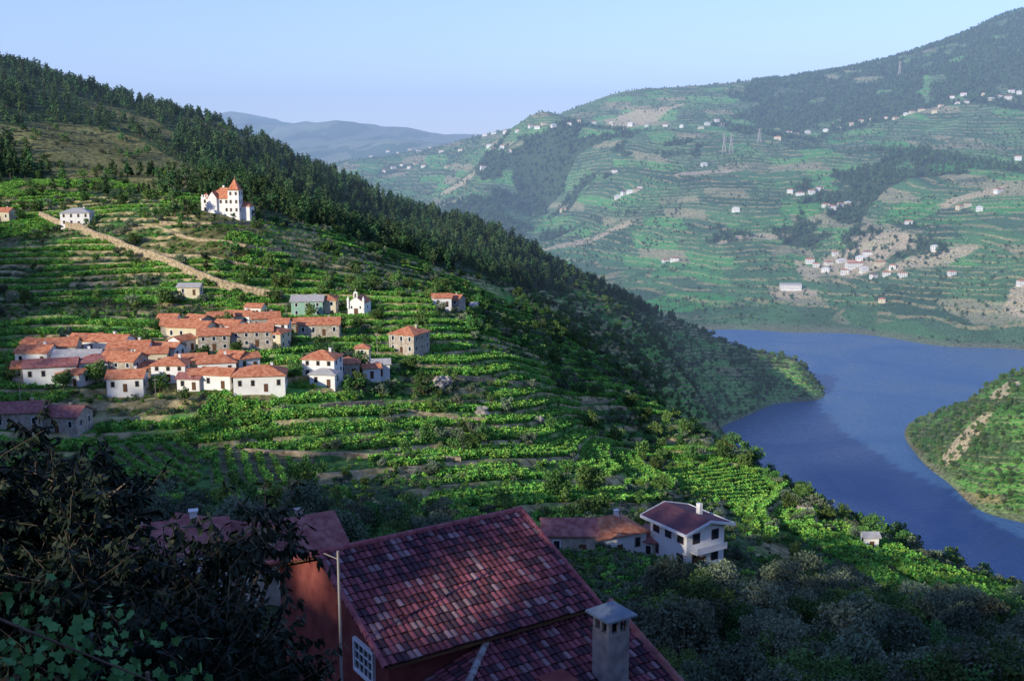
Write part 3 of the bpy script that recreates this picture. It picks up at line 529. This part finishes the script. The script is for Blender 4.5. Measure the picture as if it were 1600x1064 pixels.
part('window_glass',[enbox(.30,.36,q0,q1,z0,z1)],GL,e)
wf+=[enbox(.22,.35,q0-.1,q0,z0-.1,z1+.1),enbox(.22,.35,q1,q1+.1,z0-.1,z1+.1),enbox(.22,.35,q0,q1,z1,z1+.1),enbox(.2,.35,q0,q1,z0-.1,z0)]
for k in(1,2,3): wf.append(enbox(.25,.33,q0+(q1-q0)*k/4-.02,q0+(q1-q0)*k/4+.02,z0,z1))
for k in(1,2): wf.append(enbox(.26,.32,q0,q1,z0+(z1-z0)*k/3-.02,z0+(z1-z0)*k/3+.02))
part('window_frame',wf,FRM,e)
# annex
s1=math.hypot(1,.38); up=(-nx/s1,-ny/s1,.38/s1)
def hipside(p):
    dx,dy=p[0]-AX,p[1]-AY; E_=dx*ex+dy*ey; n_=dx*nx+dy*ny; return E_-(4.5-(n_-5.3)*1.15),E_,n_
AZt=241.85
tiles('annex_roof_tiles',e,EN(-1.2,10.6,AZt-5.3*.38),(ex,ey,0),up,46,14,.25,5.3*s1/14,lambda p:hipside(p)[0]>0)
s2=math.hypot(1,.33); up2=(ex/s2,ey/s2,.33/s2)
tiles('annex_hip_tiles',e,EN(-1.0,5.3,AZt-5.5*.33),(nx,ny,0),up2,21,14,.25,5.5*s2/14,lambda p:hipside(p)[0]<0.05)
hb=[];
for i in range(16):
    a,b=i/16,(i+1.1)/16; P=lambda t:EN(4.5-5.3*1.15*t,5.3+5.3*t,AZt-5.3*.38*t+.06); hb.append((P(b),P(a),.15,.12))
v,f=tubes(hb,8); link(bpy.data.objects.new('hip_ridge_tiles',mesh('hip_ridge_tiles',v,f,[mat('lichen_clay',(.2,.13,.12),.9,col2=(.4,.4,.36),scale=3)])),e)
hb=[(EN(10.3,10.5-5.2*(i+1.1)/14,AZt-5.2*.38+5.2*.38*(i+1.1)/14+.08),EN(10.3,10.5-5.2*i/14,AZt-5.2*.38+5.2*.38*i/14+.08),.17,.14) for i in range(14)]
v,f=tubes(hb,8); link(bpy.data.objects.new('verge_tiles',mesh('verge_tiles',v,f,[RD])),e)
part('annex_walls',[enbox(-.6,10.0,5.0,10.2,231,239.75)],W5,e)
CG=mat('grey_render',(.2,.18,.17),.9,col2=(.32,.3,.27),scale=2.5)
CE,CN=7.8,8.5; part('chimney_shaft',[enbox(CE-.48,CE+.48,CN-.48,CN+.48,239.8,242.7)],CG,e)
posts=[enbox(CE+a*.4-.07,CE+a*.4+.07,CN+b*.4-.07,CN+b*.4+.07,242.7,243.3) for a in(-1,1) for b in(-1,1)]+[enbox(CE-.06,CE+.06,CN+b*.42-.05,CN+b*.42+.05,242.7,243.3) for b in(-1,1)]+[enbox(CE+b*.42-.05,CE+b*.42+.05,CN-.06,CN+.06,242.7,243.3) for b in(-1,1)]
part('chimney_posts',posts,CG,e); part('chimney_flue',[enbox(CE-.3,CE+.3,CN-.3,CN+.3,242.7,243.2)],GL,e)
cp=[EN(CE-.68,CN-.68,243.32),EN(CE+.68,CN-.68,243.32),EN(CE+.68,CN+.68,243.32),EN(CE-.68,CN+.68,243.32),EN(CE,CN,243.75)]; cp2=[(a,b,c-.08) for a,b,c in cp[:4]]
part('chimney_cap',[(cp+cp2,[(0,1,4),(1,2,4),(2,3,4),(3,0,4),(5,6,1,0),(6,7,2,1),(7,8,3,2),(8,5,0,3),(8,7,6,5)])],mat('slate_cap',(.16,.21,.24),.7,col2=(.25,.29,.31),scale=2),e)
part('brick_chimney',[enbox(4.6,5.5,8.6,9.4,239.5,241.6),enbox(4.5,5.6,8.5,9.5,241.6,241.72)],W5,e)
CLEAR.append((-2,38,14))
# ---------- vegetation scatter
x,y=samp(64000,480,1450,-.8,.2); fdv=fields(x,y); k=(fdv['forA']>.5)&(rng.rand(len(x))<np.where(fbm(x/50,y/50,3,19)>.54,.25,.62))&keep(x,y); scatter('pine_forest',x[k],y[k],.42+.45*rng.rand(k.sum())+.3*rng.rand(k.sum())**6,pinesC)
x,y=samp(80000,1700,4200,-.62,.62); fdv=fields(x,y); k=(fdv['forB']>.5)&keep(x,y); scatter('far_pine_forest',x[k],y[k],.6+.5*rng.rand(k.sum()),farP)
x,y=samp(130000,1400,4200,-.5,.62); fdv=fields(x,y); d=fbm(x/120,y/120,3,81); k=(fdv['forB']<.5)&(fdv['z']>2)&(rng.rand(len(x))<smooth(.38,.7,d)*.65+.1)&((fdv['f']>.55)|(rng.rand(len(x))<.35))&keep(x,y); scatter('far_hillside_trees',x[k],y[k],.25+.5*rng.rand(k.sum()),farC)
x,y=samp(60000,105,1400,-.62,.62); fdv=fields(x,y); d=fbm(x/45,y/45,3,85)
dens=.02+.5*smooth(.5,.68,d)+.12*((fdv['plot']>.7)&(fdv['plot']<.87))
dens=np.where((fdv['P']>830)&(y>430),dens+.3,dens); dens=np.where((y<200)&(fdv['P']<1050),dens+.2,dens); dens=np.where((fdv['P']>1150)&(y>260),dens+.15,dens); dens=np.where(fdv['scr'],.12,dens); dens=np.where(fdv['pa']>0,0,dens)
k=(fdv['forA']<.5)&(fdv['z']>1.5)&(rng.rand(len(x))<dens)&(((fdv['P']-1130)/100)**2+((y-280)/62)**2>1)&keep(x,y); scatter('hillside_trees',x[k],y[k],(.4+.65*rng.rand(k.sum()))*np.where(y[k]<260,.7,1),midC)
x,y=samp(90000,110,560,-.58,.58); fdv=fields(x,y); k=(fdv['forA']<.5)&(fdv['z']>2)&(fdv['pa']==0)&(rng.rand(len(x))<np.where(fdv['f']>.76,.16,np.where(fdv['plot']>.7,.4,.1)))&keep(x,y); scatter('shrubs',x[k],y[k],.45+.8*rng.rand(k.sum()),bushC)
x,y=samp(30000,60,175,-.5,.3); k=~keep(x,y)&keep(x,y,False)&(rng.rand(len(x))<.5); scatter('garden_shrubs',x[k],y[k],.45+.6*rng.rand(k.sum())**2,bushC)
x,y=samp(1900,58,135,-.62,.62); k=((x/y>.02)|(y>75))&(rng.rand(len(x))<np.where(x/y<0,.45,.85))&keep(x,y); scatter('olive_grove',x[k],y[k],.4+.7*rng.rand(k.sum())**1.5,nearC)
x,y=samp(480000,115,620,-.55,.55); fdv=fields(x,y); r=fdv['s']*4.0; pa=fdv['pa']; r=np.where(pa==1,(.8*x-.6*y)/3.6,np.where(pa==2,(x*.8+y*.6)/3.2,np.where(pa==3,(x*.95+y*.3)/3.2,r))); r=r-np.floor(r)
k=(fdv['forA']<.5)&(fdv['z']>8)&(r<np.where(pa>0,.25,.44))&((fdv['f']<.79)|(pa>0))&((fdv['plot']<.72)|(pa>0))&((fbm(x/70,y/70,3,66)<.63)|(pa>0))&keep(x,y); scatter('vineyard',x[k],y[k],(.72+.48*rng.rand(k.sum()))*np.where(pa[k]>0,.85,1),vineC)
t=rng.rand(900)*(len(CR)-1.001); i=t.astype(int); t=t-i; cr=np.array(CR); x=cr[i,0]+(cr[i+1,0]-cr[i,0])*t+rng.normal(size=900)*18; y=cr[i,1]+(cr[i+1,1]-cr[i,1])*t+rng.normal(size=900)*18
scatter('hilltop_shadow_pines',x,y,.5+.5*rng.rand(900),pinesC,z=hillz(x,y)-.3)  # unseen pines added along the crest to make its shadow edge ragged
# ---------- near trees with drooping leaves
def leafy(name,x,y,h,cx,cz,rx,rz,nl,ntw,per,ls,seed):
    rr=np.random.RandomState(seed); z0=H(x,y); segs=[((0,0,-1),(0,0,h*.45),.16,.12)]; LC=[];LD=[]
    for i in range(nl):
        d=rr.normal(size=3); d/=np.linalg.norm(d); d[2]=abs(d[2])*1.0-.25; q=.5+.5*rr.rand(); p=np.array([cx+d[0]*rx*q,d[1]*rx*.8*q,cz+d[2]*rz*q]); b=np.array([0,0,h*(.3+.15*rr.rand())]); m_=(b+p)/2+[0,0,.3]
        segs+=[(b,m_,.06,.03),(m_,p,.03,.01)]
        for k in range(ntw):
            s0=m_+(p-m_)*rr.rand(); dr=rr.normal(size=3)*[1,1,.6]; dr/=np.linalg.norm(dr); L=.35+.5*rr.rand(); t_=s0+dr*L+[0,0,.1]; segs.append((s0,t_,.008,.003))
            tt=rr.rand(per); c=s0+(t_-s0)*tt[:,None]; dl=rr.normal(size=(per,3))*.55+dr*.4+[0,0,-.8]; dl/=np.linalg.norm(dl,axis=1)[:,None]; LC.append(c);LD.append(dl)
    LC=np.concatenate(LC);LD=np.concatenate(LD); n=len(LC); b=np.cross(LD,rr.normal(size=(n,3))); b/=np.linalg.norm(b,axis=1)[:,None]; s=(ls*(.7+.6*rr.rand(n)))[:,None]
    v=np.stack([LC,LC+LD*s*.5+b*s*.17,LC+LD*s,LC+LD*s*.5-b*s*.17],1).reshape(-1,3)
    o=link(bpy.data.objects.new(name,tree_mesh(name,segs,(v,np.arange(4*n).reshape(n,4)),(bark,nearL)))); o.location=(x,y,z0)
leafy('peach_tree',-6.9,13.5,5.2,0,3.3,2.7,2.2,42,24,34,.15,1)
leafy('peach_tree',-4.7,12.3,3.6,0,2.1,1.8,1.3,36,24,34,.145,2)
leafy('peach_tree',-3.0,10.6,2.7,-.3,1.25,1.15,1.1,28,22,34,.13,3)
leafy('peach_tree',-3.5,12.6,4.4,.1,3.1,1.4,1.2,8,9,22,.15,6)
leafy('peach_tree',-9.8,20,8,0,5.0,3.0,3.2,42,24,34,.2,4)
# grape vine in the corner
rr=np.random.RandomState(9); n=560; C=np.stack([-4.2+rr.rand(n)*1.7,7.4+rr.rand(n)*1.4,255.5+rr.rand(n)**1.7*1.0],1); C[:,2]-=np.clip(C[:,0]+3.8,0,3)*.5
V=[];Fa=[]
for c in C:
    d=rr.normal(size=3)*.9+np.array([0,-.6,.5]); d/=np.linalg.norm(d); a=np.cross(d,rr.normal(size=3)); a/=np.linalg.norm(a); b=np.cross(d,a); s=.028+.03*rr.rand(); o=len(V)
    for k in range(10):
        t=k*math.pi/5; r_=s*(1 if k%2==0 else .68); V.append(c+a*math.cos(t)*r_+b*math.sin(t)*r_)
    Fa.append(tuple(range(o,o+10)))
tv,tf=tubes([((-4.1,7.8,254.5),(-4.0,7.9,256.6),.03,.02),((-4.0,7.9,256.4),(-2.6,8,255.7),.012,.006),((-2.9,8,254.5),(-2.9,8,255.9),.02,.02)])
o_=len(V); link(bpy.data.objects.new('grape_vine',mesh('grape_vine',list(V)+list(tv),Fa+[tuple(i+o_ for i in q) for q in tf],[mat('grape_leaves',(.04,.13,.035),.7,col2=(.10,.26,.07),scale=2),bark],[0]*len(Fa)+[1]*len(tf))))
# ---------- light, sky, camera
sun=bpy.data.lights.new('sun','SUN'); sun.energy=5; sun.angle=math.radians(.5); sun.color=(1,.93,.79); so=link(bpy.data.objects.new('sun',sun))
dv=Vector((math.sin(AZ)*math.cos(EL),math.cos(AZ)*math.cos(EL),-math.sin(EL))); so.rotation_euler=dv.to_track_quat('-Z','Y').to_euler()
w=bpy.data.worlds.new('World'); bpy.context.scene.world=w; w.use_nodes=True; nt=w.node_tree; sk=nt.nodes.new('ShaderNodeTexSky'); sk.sky_type='NISHITA'; sk.sun_disc=False; sk.sun_elevation=EL; sk.sun_rotation=AZ+math.pi
sk.dust_density=.2; sk.ozone_density=4; sk.air_density=1.0
tn=nt.nodes.new('ShaderNodeMix'); tn.data_type='RGBA'; tn.blend_type='MULTIPLY'; tn.inputs[0].default_value=1; tn.inputs[7].default_value=(1.36,1.22,1.66,1); nt.links.new(sk.outputs[0],tn.inputs[6])
nt.links.new(tn.outputs[2],nt.nodes['Background'].inputs[0]); nt.nodes['Background'].inputs[1].default_value=.15
hm=bpy.data.materials.new('valley_haze'); hm.use_nodes=True; nt=hm.node_tree; nt.nodes.remove(nt.nodes['Principled BSDF'])
DEN=1.5e-4; ab=nt.nodes.new('ShaderNodeVolumeAbsorption'); ab.inputs['Color'].default_value=(0,0,0,1); ab.inputs['Density'].default_value=DEN
em=nt.nodes.new('ShaderNodeEmission'); em.inputs['Color'].default_value=(.37,.54,.88,1); em.inputs['Strength'].default_value=DEN; ad=nt.nodes.new('ShaderNodeAddShader')  # haze volume glows by itself: emission stands in for scattered daylight
nt.links.new(ab.outputs[0],ad.inputs[0]); nt.links.new(em.outputs[0],ad.inputs[1]); nt.links.new(ad.outputs[0],nt.nodes['Material Output'].inputs['Volume'])
v,f=box(0,6300,380,24000,11300,900); link(bpy.data.objects.new('valley_haze',mesh('valley_haze',v,f,[hm])))
cd=bpy.data.cameras.new('camera'); cd.sensor_width=36; cd.lens=36*F/1600; cd.clip_end=40000; cd.clip_start=.3; co=link(bpy.data.objects.new('camera',cd)); co.location=(0,0,CAMZ); co.rotation_euler=(math.pi/2-TH,0,0)
sc_=bpy.context.scene; sc_.camera=co; sc_.view_settings.view_transform='Standard'; sc_.view_settings.look='None'; sc_.view_settings.exposure=0
